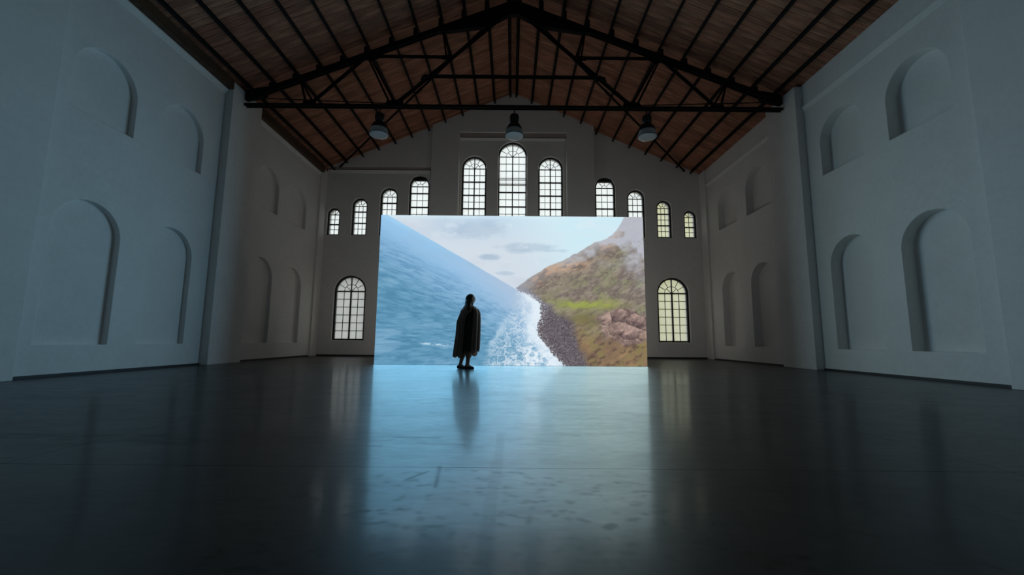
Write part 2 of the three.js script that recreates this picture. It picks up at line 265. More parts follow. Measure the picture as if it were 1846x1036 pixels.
// ---------------------------------------------------------------- windows: frame, bars and one pane per opening
const ZG = BACK - 0.17;
const WLABEL = ['smallest arched window high at the far left of the gable', 'second arched window from the left in the stepped row', 'third arched window from the left, half hidden by the screen edge', 'arched window just left of the tall middle three', 'left one of the three tall middle arched windows', 'tallest arched window in the middle of the gable', 'right one of the three tall middle arched windows', 'arched window just right of the tall middle three', 'third arched window from the right, half hidden by the screen edge', 'second arched window from the right in the stepped row, yellowish light', 'smallest arched window high at the far right of the gable, yellowish light', 'large arched window at floor level left of the screen', 'large arched window at floor level right of the screen'];
function ringShape(r0, r1, a0, a1) { const s = new THREE.Shape(); s.absarc(0, 0, r1, a0, a1, false); if (r0 > 0.001) s.absarc(0, 0, r0, a1, a0, true); else s.lineTo(0, 0); return s; }
WINDOWS.forEach((q, n) => {
  const win = structure(`window_${n + 1}`, WLABEL[n], 'window'); win.position.set(q.c, 0, ZG);
  const R = q.w / 2, sp = q.top - R, low = n > 10, fr = low ? 0.062 : 0.052, ri = R - fr;
  // frame: arched outline with depth
  const f = arch(new THREE.Shape(), -R, R, q.sill, q.top); f.holes.push(arch(new THREE.Path(), -ri, ri, q.sill + fr, q.top - fr));
  const fg = new THREE.ExtrudeGeometry(f, { depth: 0.11, bevelEnabled: false, curveSegments: 24 }); fg.translate(0, 0, -0.035); mesh('window_frame', fg, M.frame, win);
  const thin = low ? 0.020 : 0.016, bold = low ? 0.045 : 0.044;
  const hbar = (y, t, x0 = -ri, x1 = ri) => mesh(t > 0.02 ? 'transom' : 'glazing_bar', box(x0, x1, y - t / 2, y + t / 2, -t * 0.5 - 0.008, t * 0.5 + 0.008), M.frame, win);
  const vbar = (x, t, y0, y1) => mesh(t > 0.02 ? 'mullion' : 'glazing_bar', box(x - t / 2, x + t / 2, y0, y1, -t * 0.5 - 0.007, t * 0.5 + 0.007), M.frame, win);
  const y0 = q.sill + fr, rows = q.rows, cols = q.cols, dy = (sp - y0) / rows, dx = 2 * ri / cols;
  hbar(sp, low ? 0.05 : 0.026);
  for (let r = 1; r < rows; r++) hbar(sp - r * dy, q.thick.includes(r) ? bold : (low && r % 2 === 0 ? 0.018 : thin));
  for (let c = 1; c < cols; c++) { const mid = cols === 4 && c === 2; vbar(-ri + c * dx, mid ? (low ? 0.055 : 0.042) : thin, y0, sp); }
  if (cols === 4) vbar(0, low ? 0.038 : 0.034, sp, sp + ri);
  // panes below the springing
  const pg = new THREE.PlaneGeometry(dx, dy);
  for (let r = 0; r < rows; r++) for (let c = 0; c < cols; c++) { const p = mesh('pane', pg, M.pane, win); p.position.set(-ri + (c + 0.5) * dx, sp - (r + 0.5) * dy, 0); }
  // fan light: panes between radial bars
  const inner = cols === 4 ? 0.5 * ri : cols === 3 ? ri / 3 : 0, outA = cols === 4 ? [30, 60, 90, 120, 150] : [45, 90, 135], inA = cols === 4 ? [45, 90, 135] : [];
  const D = Math.PI / 180, centre = V(0, sp, 0);
  const fan = (r0, r1, list) => { const e = [0, ...list, 180]; for (let k = 0; k < e.length - 1; k++) { const g = new THREE.ShapeGeometry(ringShape(r0, r1, e[k] * D, e[k + 1] * D), 8); const p = mesh('pane', g, M.pane, win); p.position.set(0, sp, 0); } for (const a of list) { if (a === 90 && cols === 4) continue; const d = V(Math.cos(a * D), Math.sin(a * D), 0); mesh('glazing_bar', bar(centre.clone().addScaledVector(d, r0), centre.clone().addScaledVector(d, r1), thin, 0.02), M.frame, win); } };
  fan(inner, ri, outA);
  if (inner) { fan(0, inner, inA); const ag = new THREE.TorusGeometry(inner, thin * 0.55, 6, 20, Math.PI); ag.translate(0, sp, 0); mesh('glazing_bar', ag, M.frame, win); }
  if (n === 3 || n === 7) { const b = new THREE.CylinderGeometry(0.075, 0.075, 0.52, 16); b.rotateZ(Math.PI / 2); b.translate(0, q.top - 0.115, 0.07); const o = mesh('rolled_blind', b, M.black, win); o.userData.label = 'dark rolled blind in the arch'; }
  if (n === 5) for (const [dyy, t] of [[-0.90, 0.035], [-1.09, 0.05]]) mesh('safety_rail', box(-R - 0.015, R + 0.015, sp + dyy - t / 2, sp + dyy + t / 2, -0.20, -0.15), M.frame, win);
});

// ---------------------------------------------------------------- ceiling: boards from eave to ridge
const ceiling = structure('ceiling', 'pitched timber ceiling of narrow brown boards', 'ceiling');
{
  const slope = Math.atan(0.43), XE = 8.15, L = XE / Math.cos(slope), nB = 145, z0 = BACK - 0.45, z1 = FRONT + 0.38, wB = (z1 - z0) / nB, r = rng(5);
  const variants = []; for (let k = 0; k < 6; k++) { const g = new THREE.BoxGeometry(L, 0.03, wB - 0.006); const p = g.attributes.position, uv = new Float32Array(p.count * 2); for (let i = 0; i < p.count; i++) { uv[2 * i] = p.getX(i) + k * 1.7; uv[2 * i + 1] = p.getZ(i) + k * 0.31; } g.setAttribute('uv', new THREE.BufferAttribute(uv, 2)); variants.push(g); }
  for (const s of [-1, 1]) for (let k = 0; k < nB; k++) {
    const b = mesh('board', variants[Math.floor(r() * 6)], boardTones[Math.floor(r() * 4)], ceiling);
    b.rotation.z = -s * slope; b.position.set(s * XE / 2, ROOF(XE / 2) + 0.0165 + (r() - 0.5) * 0.004, z0 + (k + 0.5) * wB);
  }
  const deck = new THREE.Shape(); deck.moveTo(-8.3, ROOF(8.3) + 0.036); deck.lineTo(0, 10.55 + 0.036); deck.lineTo(8.3, ROOF(8.3) + 0.036); deck.lineTo(8.3, ROOF(8.3) + 0.25); deck.lineTo(0, 10.80); deck.lineTo(-8.3, ROOF(8.3) + 0.25);
  const dg = new THREE.ExtrudeGeometry(deck, { depth: z1 - z0 + 0.2, bevelEnabled: false }); dg.translate(0, 0, z0 - 0.1); mesh('roof_deck', dg, M.joint, ceiling);
}
// purlins: small I-sections along the hall
const PX = [0.16, 0.78, 1.42, 2.06, 2.74, 3.41, 4.08, 4.73, 5.37, 6.0, 6.62, 7.17];
const ORD = ['lowest', 'second', 'third', 'fourth', 'fifth', 'sixth', 'seventh', 'eighth', 'ninth', 'tenth', 'eleventh', 'topmost'];
{
  const h = 0.12, w = 0.062, t = 0.010, s = new THREE.Shape();
  s.moveTo(-w / 2, 0); s.lineTo(w / 2, 0); s.lineTo(w / 2, t); s.lineTo(t / 2, t); s.lineTo(t / 2, h - t); s.lineTo(w / 2, h - t); s.lineTo(w / 2, h); s.lineTo(-w / 2, h); s.lineTo(-w / 2, h - t); s.lineTo(-t / 2, h - t); s.lineTo(-t / 2, t); s.lineTo(-w / 2, t); s.lineTo(-w / 2, 0);
  const g = new THREE.ExtrudeGeometry(s, { depth: FRONT - BACK + 0.1, bevelEnabled: false }); g.translate(0, 0, BACK - 0.08);
  for (const sd of [-1, 1]) PX.forEach((x, k) => {
    const i = PX.length - 1 - k, p = mesh('purlin', g, M.steel, scene); p.rotation.z = -sd * Math.atan(0.43); p.position.set(sd * (x - 0.05), ROOF(x) - 0.128, 0);
    p.userData = { label: i === 0 || i === 11 ? `dark steel purlin, ${ORD[i]} on the ${sd < 0 ? 'left' : 'right'} roof slope, next to the ${i ? 'ridge' : 'wall'}` : `dark steel purlin on the ${sd < 0 ? 'left' : 'right'} roof slope, ${ORD[i]} counted up from the wall`, category: 'purlin', group: 'steel purlins under the timber ceiling' };
  });
}

// ---------------------------------------------------------------- roof truss
const ZT = -10.65;
{
  const t = thing('roof_truss', 'black steel roof truss spanning the hall above the screen', 'truss', [0, 0, ZT]);
  const CH = (x) => 10.03 - 0.4 * Math.abs(x);
  const p2 = (x, y, z = 0) => V(x, y, z);
  mesh('bottom_chord', mergeGeometries([bar(p2(-7.30, 6.92, -0.05), p2(7.30, 6.92, -0.05), 0.075, 0.03), bar(p2(-7.30, 6.92, 0.05), p2(7.30, 6.92, 0.05), 0.075, 0.03)]), M.steel, t);
  for (const s of [-1, 1]) {
    mesh('top_chord', mergeGeometries([-0.045, 0.045].map((z) => bar(p2(s * 7.27, CH(7.27), z), p2(0, CH(0), z), 0.15, 0.035))), M.steel, t);
    const heel = new THREE.Shape(); heel.moveTo(s * 7.295, 7.05); heel.lineTo(s * 7.295, 7.33); heel.lineTo(s * 6.72, 7.44); heel.lineTo(s * 6.72, 7.20); heel.lineTo(s * 7.0, 7.10); const hg = new THREE.ExtrudeGeometry(heel, { depth: 0.12, bevelEnabled: false }); hg.translate(0, 0, -0.06); mesh('heel_plate', hg, M.steel, t);
    const members = [[5.84, CH(5.84), 5.64, 6.97, 0.05], [5.84, CH(5.84), 5.42, 6.97, 0.05], [5.50, 6.98, 4.03, 8.40, 0.06], [3.20, 6.98, 0.06, 9.85, 0.075], [3.98, 8.38, 1.90, 8.38, 0.055], [1.98, 9.2, 1.86, 8.38, 0.045], [1.98, 9.2, 1.70, 8.38, 0.045]];
    for (const [x0, y0, x1, y1, w] of members) mesh('web_member', angles(p2(s * x0, y0), p2(s * x1, y1), w), M.steel, t);
    mesh('web_strut', mergeGeometries([-0.035, 0.035].map((dx) => angles(p2(s * (4.0 + dx), 8.38), p2(s * (3.27 + 2 * dx), 6.97), 0.055))), M.steel, t);
    mesh('tie_rod', rod(p2(s * 6.85, 7.13), p2(s * 3.35, 7.01), 0.014), M.steel, t);
    const plate = (pts) => { const q = new THREE.Shape(); pts.forEach(([x, y], k) => k ? q.lineTo(s * x, y) : q.moveTo(s * x, y)); const g = new THREE.ExtrudeGeometry(q, { depth: 0.024, bevelEnabled: false }); g.translate(0, 0, -0.012); mesh('gusset_plate', g, M.steel, t); };
    plate([[5.75, 6.93], [5.72, 7.06], [5.38, 7.06], [5.35, 6.93]]);
    plate([[3.50, 6.93], [3.44, 7.10], [3.02, 7.12], [2.96, 6.93]]);
    plate([[4.20, 8.33], [4.16, 8.45], [3.74, 8.60], [3.74, 8.33], [3.95, 8.25]]);
    plate([[2.00, 8.33], [1.98, 8.44], [1.70, 8.46], [1.68, 8.28]]);
    plate([[2.55, 7.70], [2.50, 7.84], [2.20, 7.84], [2.30, 7.70]]);
    PX.forEach((x) => { const yb = ROOF(x) - 0.135, yt = CH(x) + 0.07; if (yb - yt > 0.01 && x < 7.1) mesh('purlin_cleat', box(s * x - 0.045, s * x + 0.045, yt - 0.03, yb, -0.05, 0.05), M.steel, t); });
  }
  mesh('collar_tie', angles(p2(-2.45, 7.80), p2(2.40, 7.80), 0.065), M.steel, t);
  const a = new THREE.Shape(); a.moveTo(-2.15, 9.11); a.lineTo(-1.8, 9.14); a.lineTo(-0.75, 9.30); a.lineTo(-0.12, 9.66); a.lineTo(0.12, 9.66); a.lineTo(0.75, 9.30); a.lineTo(1.8, 9.14); a.lineTo(2.15, 9.11); a.lineTo(2.1, 9.22); a.lineTo(0, 10.09); a.lineTo(-2.1, 9.22); a.lineTo(-2.15, 9.11);
  const ag = new THREE.ExtrudeGeometry(a, { depth: 0.13, bevelEnabled: false }); ag.translate(0, 0, -0.065); mesh('apex_plate', ag, M.steel, t);
}
// wind bracing in the roof plane, from the truss apex to the far eaves
for (const s of [-1, 1]) {
  const r = thing('bracing_rod', `dark steel bracing rod from the truss apex to the ${s < 0 ? 'left' : 'right'} end of the gable wall`, 'brace', [0, 0, 0], 'roof bracing rods');
  const a = V(s * 0.25, 9.98, ZT - 0.08), b = V(s * 6.86, 7.40, BACK + (s < 0 ? 0.22 : 0.10));
  mesh('rod', rod(a, b, 0.034), M.steel, r);
  const c = b.clone().lerp(a, 0.02); mesh('end_plate', bar(b, c, 0.09, 0.02), M.steel, r);
  const d0 = a.clone().lerp(b, 0.42), d1 = a.clone().lerp(b, 0.45); mesh('turnbuckle', rod(d0, d1, 0.046), M.steel, r);
}

// ---------------------------------------------------------------- pendant lamps (unlit)
M.lampGlass = new THREE.MeshPhysicalMaterial({ color: new THREE.Color().setRGB(0.62, 0.66, 0.68), roughness: 0.35, transmission: 0.35, thickness: 0, ior: 1.45 });
{
  const lathe = (pts, n = 32) => new THREE.LatheGeometry(pts.map(([r, y]) => new THREE.Vector2(r, y)), n);
  const names = ['left', 'middle', 'right'];
  [-3.62, 0.03, 3.62].forEach((x, k) => {
    const l = thing('pendant_lamp', `black bell-shaped pendant lamp with pale glass, ${names[k]} one of three below the truss`, 'lamp', [x, 6.07, ZT], 'pendant lamps under the truss');
    mesh('hanger', rod(V(0, 0.62, 0), V(0, 0.86, 0), 0.016), M.black, l);
    mesh('gear_housing', lathe([[0.001, 0.655], [0.07, 0.655], [0.105, 0.635], [0.122, 0.60], [0.122, 0.47], [0.105, 0.43], [0.085, 0.415], [0.001, 0.415]]), M.black, l);
    mesh('shade', lathe([[0.07, 0.43], [0.095, 0.415], [0.125, 0.385], [0.165, 0.33], [0.20, 0.27], [0.218, 0.225], [0.222, 0.20], [0.212, 0.20], [0.19, 0.26], [0.155, 0.32], [0.115, 0.375], [0.07, 0.40]]), M.black, l);
    mesh('lamp_glass', lathe([[0.216, 0.212], [0.232, 0.15], [0.246, 0.07], [0.248, 0.04], [0.235, 0.022], [0.17, 0.006], [0.08, 0.0], [0.001, 0.0]]), M.lampGlass, l);
    mesh('rim', new THREE.TorusGeometry(0.247, 0.008, 8, 40).rotateX(Math.PI / 2).translate(0, 0.045, 0), M.frame, l);
  });
}

// ---------------------------------------------------------------- the screen and its picture
function hillEdge(u) {   // v of the skyline of the hill (0 top)
  const P = [[0.50, 0.515], [0.515, 0.49], [0.56, 0.435], [0.60, 0.39], [0.635, 0.345], [0.665, 0.325], [0.717, 0.283], [0.77, 0.227], [0.81, 0.185], [0.86, 0.15], [0.885, 0.12], [0.905, 0.075], [0.92, 0.03], [0.93, 0.0], [1.0, -0.12]];
  for (let k = 0; k < P.length - 1; k++) if (u < P[k + 1][0]) return lerp(P[k][1], P[k + 1][1], (u - P[k][0]) / (P[k + 1][0] - P[k][0])); return -1;
}
const curve = (P, t) => { if (t <= P[0][0]) return P[0][1]; for (let k = 0; k < P.length - 1; k++) if (t < P[k + 1][0]) { let q = (t - P[k][0]) / (P[k + 1][0] - P[k][0]); return lerp(P[k][1], P[k + 1][1], q); } return P[P.length - 1][1]; };
const FOAM_R = [[0.49, 0.515], [0.515, 0.528], [0.53, 0.555], [0.545, 0.575], [0.57, 0.592], [0.60, 0.61], [0.66, 0.61], [0.70, 0.607], [0.74, 0.598], [0.78, 0.596], [0.82, 0.607], [0.86, 0.628], [0.90, 0.645], [0.95, 0.668], [1.0, 0.695]];
const FOAM_L = [[0.49, 0.505], [0.53, 0.518], [0.58, 0.535], [0.63, 0.545], [0.68, 0.535], [0.74, 0.535], [0.80, 0.528], [0.86, 0.532], [0.92, 0.535], [0.96, 0.50], [1.0, 0.43]];
const LACE_L = [[0.50, 0.50], [0.60, 0.505], [0.66, 0.487], [0.72, 0.465], [0.78, 0.448], [0.85, 0.42], [0.92, 0.408], [0.96, 0.40], [1.0, 0.38]];
const SCREE_R = [[0.47, 0.53], [0.52, 0.575], [0.56, 0.60], [0.60, 0.635], [0.66, 0.675], [0.72, 0.72], [0.78, 0.735], [0.85, 0.75], [0.92, 0.765], [1.0, 0.775]];
const C = (r, g, b) => [r / 255, g / 255, b / 255];
function picture(u, v) {
  const U = u * 16, W = v * 9;
  const seaLine = 0.497 - (0.515 - u) * 1.02;              // sea lies where v > seaLine, left of the shore
  const wob = fbm(U * 2, W * 2, 4) - 0.5;
  const foamR = curve(FOAM_R, v) + 0.016 * (fbm(U * 5, W * 5 + 20, 4) - 0.5) + 0.012 * (fbm(U * 14, W * 14, 2) - 0.5);
  const hv = hillEdge(u + 0.006 * wob) + 0.014 * (fbm(U * 3 + 9, W * 3, 4) - 0.5);
  let col;
  // sky
  {
    const cream = C(206, 216, 228), blue = C(184, 208, 230), cyan = C(206, 238, 248);
    const along = clamp((u - 0.12) / 0.8);
    col = mix3(cream, blue, sstep(0.25, 0.0, v) * sstep(0.1, 0.3, u) * 0.9);
    col = mix3(col, cyan, sstep(0.45, 0.85, along + 0.5 * (0.3 - v)) * 0.9);
    col = mix3(col, C(218, 232, 240), sstep(0.22, 0.5, fbm(U * 0.5 + 4, W * 1.0, 4)) * 0.35);
    const cl = (cu, cv, ru, rv, a) => { const d = ((u - cu) / ru) ** 2 + ((v - cv) / rv) ** 2 + 1.1 * (fbm(U * 1.6 + cu * 50, W * 2.4, 4) - 0.5); col = mix3(col, C(158, 182, 204), sstep(1.0, 0.1, d) * a); };
    cl(0.41, 0.285, 0.05, 0.028, 0.62); cl(0.56, 0.215, 0.13, 0.04, 0.42); cl(0.53, 0.245, 0.06, 0.02, 0.3); cl(0.66, 0.238, 0.06, 0.016, 0.3); cl(0.475, 0.395, 0.045, 0.018, 0.38); cl(0.36, 0.1, 0.14, 0.08, 0.35);
    col = mix3(col, C(228, 236, 243), sstep(0.62, 0.78, fbm(U * 0.9 + 20, W * 1.7 + 8, 4)) * 0.35);
    col = mix3(col, C(214, 240, 250), sstep(0.035, 0.0, v) * 0.6);
  }
  // sea
  const seaD = v - seaLine + 0.004 * wob, left = sstep(foamR + 0.003, foamR - 0.003, u);
  if (seaD > -0.02 && u < foamR + 0.01) {
    const far = sstep(0.0, 0.55, seaD), c = (v - 0.95 * u) / (1 - 0.95 * u), q = 1 / (1 - 0.75 * u);   // swell lines fan out from the far shore
    const a = U * 1.25 * q, b = c * 9 * (1.5 + 0.5 * q), bend = 0.8 * fbm(a * 0.5, b * 0.8, 3);
    const w1 = fbm(a * 0.9, b * 3.4 + 1.5 * bend, 5), w2 = fbm(a * 2.2 + 7, b * 8 + 2 * bend, 4), w3 = fbm(a * 0.3, b * 0.7 + 3, 3);
    let sea = mix3(C(150, 196, 234), C(128, 174, 210), sstep(0.02, 0.36, far));
    sea = mix3(sea, C(94, 148, 180), sstep(0.35, 1.0, far) * 0.9);
    sea = mix3(sea, C(172, 194, 220), sstep(0.30, 0.0, seaD) * sstep(0.15, 0.5, u) * 0.85);
    sea = mix3(sea, C(178, 196, 216), sstep(0.42, 0.55, u + 0.12 * wob) * sstep(0.85, 0.5, v) * 0.6);
    sea = mix3(sea, C(164, 212, 244), sstep(0.06, 0.0, seaD) * sstep(0.35, 0.05, u) * 0.8);
    const amp = sstep(0.05, 0.28, seaD), dk = (sstep(0.50, 0.32, w1) * 0.45 + sstep(0.47, 0.34, w2) * 0.16) * amp, lt = (sstep(0.54, 0.72, w1) * 0.30 + sstep(0.56, 0.70, w2) * 0.22) * amp;
    sea = mix3(sea, mix3(C(88, 140, 182), C(62, 116, 150), far), dk * 0.75);
    sea = mix3(sea, C(166, 204, 230), lt * lerp(0.75, 0.5, far));
    sea = mix3(sea, C(156, 192, 220), sstep(0.55, 0.75, w3) * 0.35);
    const cap = Math.exp(-(((v - 0.868 - 0.10 * (u - 0.22)) / 0.007) ** 2)) * sstep(0.15, 0.19, u) * sstep(0.28, 0.25, u) * sstep(0.35, 0.55, fbm(U * 6, W * 10, 3)); sea = mix3(sea, C(200, 224, 240), cap * 0.9);
    // lacy foam and surf
    const fl = curve(FOAM_L, v) + 0.05 * (fbm(U * 2.2 + 3, W * 2.2, 4) - 0.5), ll = curve(LACE_L, v) + 0.03 * (fbm(U * 3, W * 3 + 11, 3) - 0.5);
    const lace = 1 - Math.abs(2 * fbm(U * 3.2 + 1.2 * wob, W * 3.6, 4) - 1), lace2 = 1 - Math.abs(2 * fbm(U * 7 + 8, W * 8, 3) - 1);
    const inLace = sstep(ll - 0.01, ll + 0.05, u) * sstep(0.5, 0.66, v);
    sea = mix3(sea, C(206, 222, 236), inLace * clamp(0.18 + 0.9 * sstep(0.80, 0.97, lace) + 0.6 * sstep(0.84, 0.97, lace2)) * 0.85);
    const edge = Math.exp(-(((u - ll - 0.015) / 0.010) ** 2)) * sstep(0.6, 0.74, v) * sstep(0.98, 0.9, v); sea = mix3(sea, C(190, 214, 232), edge * 0.6 * sstep(0.3, 0.6, lace2));
    const surf = sstep(fl - 0.012, fl + 0.05, u) * sstep(0.485, 0.54, v);
    const holes = sstep(0.50, 0.36, fbm(U * 6 + 30, W * 7, 4)) * sstep(0.72, 0.9, v) + 0.6 * sstep(0.48, 0.36, fbm(U * 3.5, W * 3 + 40, 4));
    sea = mix3(sea, C(226, 238, 248), surf * clamp(1 - 0.75 * holes * (1 - 0.75 * sstep(0.075, 0.02, foamR - u))));
    col = mix3(col, sea, sstep(-0.004, 0.006, seaD) * left);
  }
  // hill and shore
  const hillD = v - hv, right = 1 - left;
  if (hillD > -0.02 && u > 0.5) {
    const a = U * 0.86 - W * 0.5, b = U * 0.5 + W * 0.86;      // along and across the slope
    const n1 = fbm(a * 1.3, b * 2.2, 5), n2 = fbm(a * 2.6 + 9, b * 6, 5), n3 = fbm(U * 9, W * 9, 4), rid = 1 - Math.abs(2 * fbm(a * 2.2 + 30, b * 4.6, 5) - 1);
    let h = mix3(C(126, 114, 106), C(148, 136, 118), n1);
    h = mix3(h, C(130, 132, 98), sstep(0.08, 0.28, hillD) * sstep(0.42, 0.62, n1) * 0.75);
    h = mix3(h, C(188, 146, 116), sstep(0.55, 0.68, fbm(a * 1.1 + 5, b * 2.6 + 2, 4)) * sstep(0.16, 0.03, hillD) * 0.8);
    const orange = Math.exp(-(((u - 0.70) / 0.075) ** 2) - (((v - 0.345 + 0.16 * (u - 0.70)) / 0.032) ** 2)); h = mix3(h, C(204, 154, 110), clamp(orange * 1.2) * sstep(0.3, 0.5, n2));
    h = mix3(h, C(84, 72, 74), sstep(0.88, 0.98, rid) * sstep(0.03, 0.1, hillD) * 0.5);
    h = mix3(h, C(92, 82, 78), sstep(0.48, 0.34, n2) * 0.42); h = mix3(h, C(172, 158, 140), sstep(0.57, 0.72, n2) * 0.36);
    // green bank and brown foreground
    const gr = Math.exp(-(((u - 0.785) / 0.11) ** 2) - (((v - 0.60 + 0.05 * (u - 0.78) + 0.05 * (n1 - 0.5)) / 0.030) ** 2)); h = mix3(h, C(152, 162, 74), clamp(1.5 * gr * (0.25 + fbm(U * 4, W * 7, 4))));
    const gr2 = Math.exp(-(((u - 0.775) / 0.055) ** 2) - (((v - 0.70) / 0.05) ** 2)); h = mix3(h, C(112, 104, 58), clamp(gr2 * (0.5 + n2)) * 0.8);
    const fg = sstep(0.68, 0.88, v + 0.10 * wob); h = mix3(h, mix3(C(108, 82, 66), C(156, 126, 84), n1 + 0.6 * (n2 - 0.5)), fg * 0.9);
    h = mix3(h, C(132, 124, 70), fg * sstep(0.55, 0.72, fbm(U * 1.8 + 44, W * 2.4, 4)) * 0.55);
    h = mix3(h, C(72, 56, 50), fg * sstep(0.44, 0.30, n2) * 0.5);
    // outcrop of pinkish boulders: cracked blocks of uneven size
    {
      const inRock = ((u - 0.925) / 0.105) ** 2 + ((v - 0.745 - 0.25 * (u - 0.925)) / 0.115) ** 2 + 0.9 * (fbm(U * 1.7 + 5, W * 1.7, 3) - 0.5);
      if (inRock < 1.1) {
        const kx = U * 0.95 + 0.22 * (fbm(U * 2, W * 2 + 9, 3) - 0.5) + 0.45 * W, ky = W * 1.25 + 0.25 * (fbm(U * 2 + 31, W * 2, 3) - 0.5) - 0.3 * U; let d1 = 9, d2 = 9, id = 0, cx = 0, cy = 0;
        for (let m = -1; m <= 1; m++) for (let n = -1; n <= 1; n++) { const gx = Math.floor(kx) + n, gy = Math.floor(ky) + m, px = gx + 0.15 + 0.7 * hash(gx + 11, gy), py = gy + 0.15 + 0.7 * hash(gx, gy + 57), d = Math.hypot(kx - px, ky - py); if (d < d1) { d2 = d1; d1 = d; id = hash(gx * 3 + 7, gy * 5); cx = kx - px; cy = ky - py; } else if (d < d2) d2 = d; }
        const lit = clamp(0.60 - 0.40 * cy + 0.5 * cx * (id - 0.5) * 2 + 0.55 * (id - 0.5) + 1.0 * (n2 - 0.5) + 0.6 * (n3 - 0.5) - 0.25 * sstep(0.1, 0.3, cy), 0, 1), crack = sstep(0.11, 0.02, d2 - d1 + 0.06 * (n3 - 0.5));
        let rk = mix3(C(84, 66, 66), C(186, 156, 144), lit); rk = mix3(rk, C(58, 46, 48), crack * 0.7 * (0.3 + 0.7 * sstep(0.0, 0.25, cy)));
        h = mix3(h, rk, sstep(1.05, 0.85, inRock) * (0.75 + 0.25 * sstep(0.35, 0.5, n1)));
      }
    }
    // scree of dark pebbles beside the surf
    const sr = curve(SCREE_R, v) + 0.04 * (fbm(U * 2.4 + 12, W * 2.4, 4) - 0.5), scr = sstep(sr + 0.02, sr - 0.02, u) * sstep(0.46, 0.52, v);
    let peb = mix3(C(70, 64, 72), C(112, 102, 108), fbm(U * 16, W * 16, 2)); peb = mix3(peb, C(176, 170, 174), sstep(0.72, 0.85, vnoise(U * 24, W * 24)) * 0.6); peb = mix3(peb, C(36, 34, 42), sstep(0.35, 0.2, vnoise(U * 20 + 7, W * 20)) * 0.6);
    peb = mix3(peb, C(104, 96, 102), 0.2); peb = mix3(peb, C(126, 126, 138), sstep(0.68, 0.54, v) * 0.9);
    h = mix3(h, peb, scr);
    h = mix3(h, C(168, 164, 164), 0.13);
    // mist drifting over the upper slope
    const mist = clamp(sstep(0.12, -0.01, hillD) * (0.3 + 0.55 * sstep(0.6, 0.95, u)) + sstep(0.48, 0.68, fbm(U * 0.8 + 2, W * 1.3 + 6, 4)) * sstep(0.42, 0.12, v) * 0.85 + sstep(0.90, 1.02, u + 0.18 * wob) * sstep(0.55, 0.30, v) * 0.7 + sstep(0.09, 0.0, v) * 0.6);
    h = mix3(h, C(188, 192, 204), clamp(mist, 0, 0.9));
    h = mix3(h, C(150, 156, 172), sstep(0.62, 0.52, u) * 0.55);
    col = mix3(col, h, sstep(-0.006, 0.006, hillD) * right);
    if (u > foamR && v > 0.5) { const sp = sstep(0.03, 0.0, u - foamR) * sstep(0.62, 0.78, vnoise(U * 22 + 3, W * 22)); col = mix3(col, C(226, 234, 242), sp * 0.9); }
  }
  return col;
}
const SW = 1500, SH = 844;
const screenMap = texture(SW, SH, (i, j) => picture((i + 0.5) / SW, 1 - (j + 0.5) / SH), true);
screenMap.wrapS = screenMap.wrapT = THREE.ClampToEdgeWrapping;
{
  const s = thing('video_screen', 'huge glowing video screen showing blue sea, surf and a rocky hillside', 'screen', [SCREEN.x, 0, SCREEN.z]);
  const g = new THREE.PlaneGeometry(SCREEN.w, SCREEN.h); g.translate(0, SCREEN.h / 2 + 0.0005, 0.002);
  M.screen = new THREE.MeshStandardMaterial({ color: 0x050505, roughness: 0.6, emissive: 0xffffff, emissiveMap: screenMap, emissiveIntensity: 1.0 });
  mesh('screen_display', g, M.screen, s);
  mesh('housing', new RoundedBoxGeometry(SCREEN.w, SCREEN.h + 0.004, 0.10, 2, 0.004).translate(0, SCREEN.h / 2 + 0.002, -0.05), M.screenBack, s);
  for (const x of [-2.6, 0, 2.6]) { mesh('rear_stay', mergeGeometries([rod(V(x, 2.6, -0.10), V(x, 0.03, -1.1), 0.03), bar(V(x, 0.03, -0.10), V(x, 0.03, -1.2), 0.06, 0.06)]), M.black, s); }
}

// two added flood lights, unseen behind the screen, wash the gable wall warm white
M.lens = new THREE.MeshStandardMaterial({ color: 0x222222, roughness: 0.4, emissive: new THREE.Color().setRGB(1, 0.96, 0.9), emissiveIntensity: 0.8 });
for (const [x, name, k] of [[-2.3, 'left', 1], [2.5, 'right', 1.15]]) {
  const f = thing('added_flood_light', `small added flood light, unseen on the floor behind the ${name} half of the screen`, 'light', [x, 0, -12.75], 'added flood lights behind the screen');
  mesh('bracket', mergeGeometries([box(-0.36, 0.36, 0, 0.025, -0.12, 0.12), box(-0.36, -0.34, 0, 0.36, -0.03, 0.03), box(0.34, 0.36, 0, 0.36, -0.03, 0.03)]), M.black, f);
  const head = mesh('lamp_housing', new RoundedBoxGeometry(0.66, 0.40, 0.12, 3, 0.02), M.black, f); head.position.set(0, 0.34, 0); head.rotation.x = 0.75;
  const lens = mesh('lens', new THREE.PlaneGeometry(0.60, 0.34), M.lens, head); lens.rotation.y = Math.PI; lens.position.z = -0.062;
  const l = new THREE.RectAreaLight(new THREE.Color().setRGB(1, 0.95, 0.88), 28 * k, 0.60, 0.34); l.position.z = -0.075; l.name = 'added_flood_beam'; head.add(l);
}

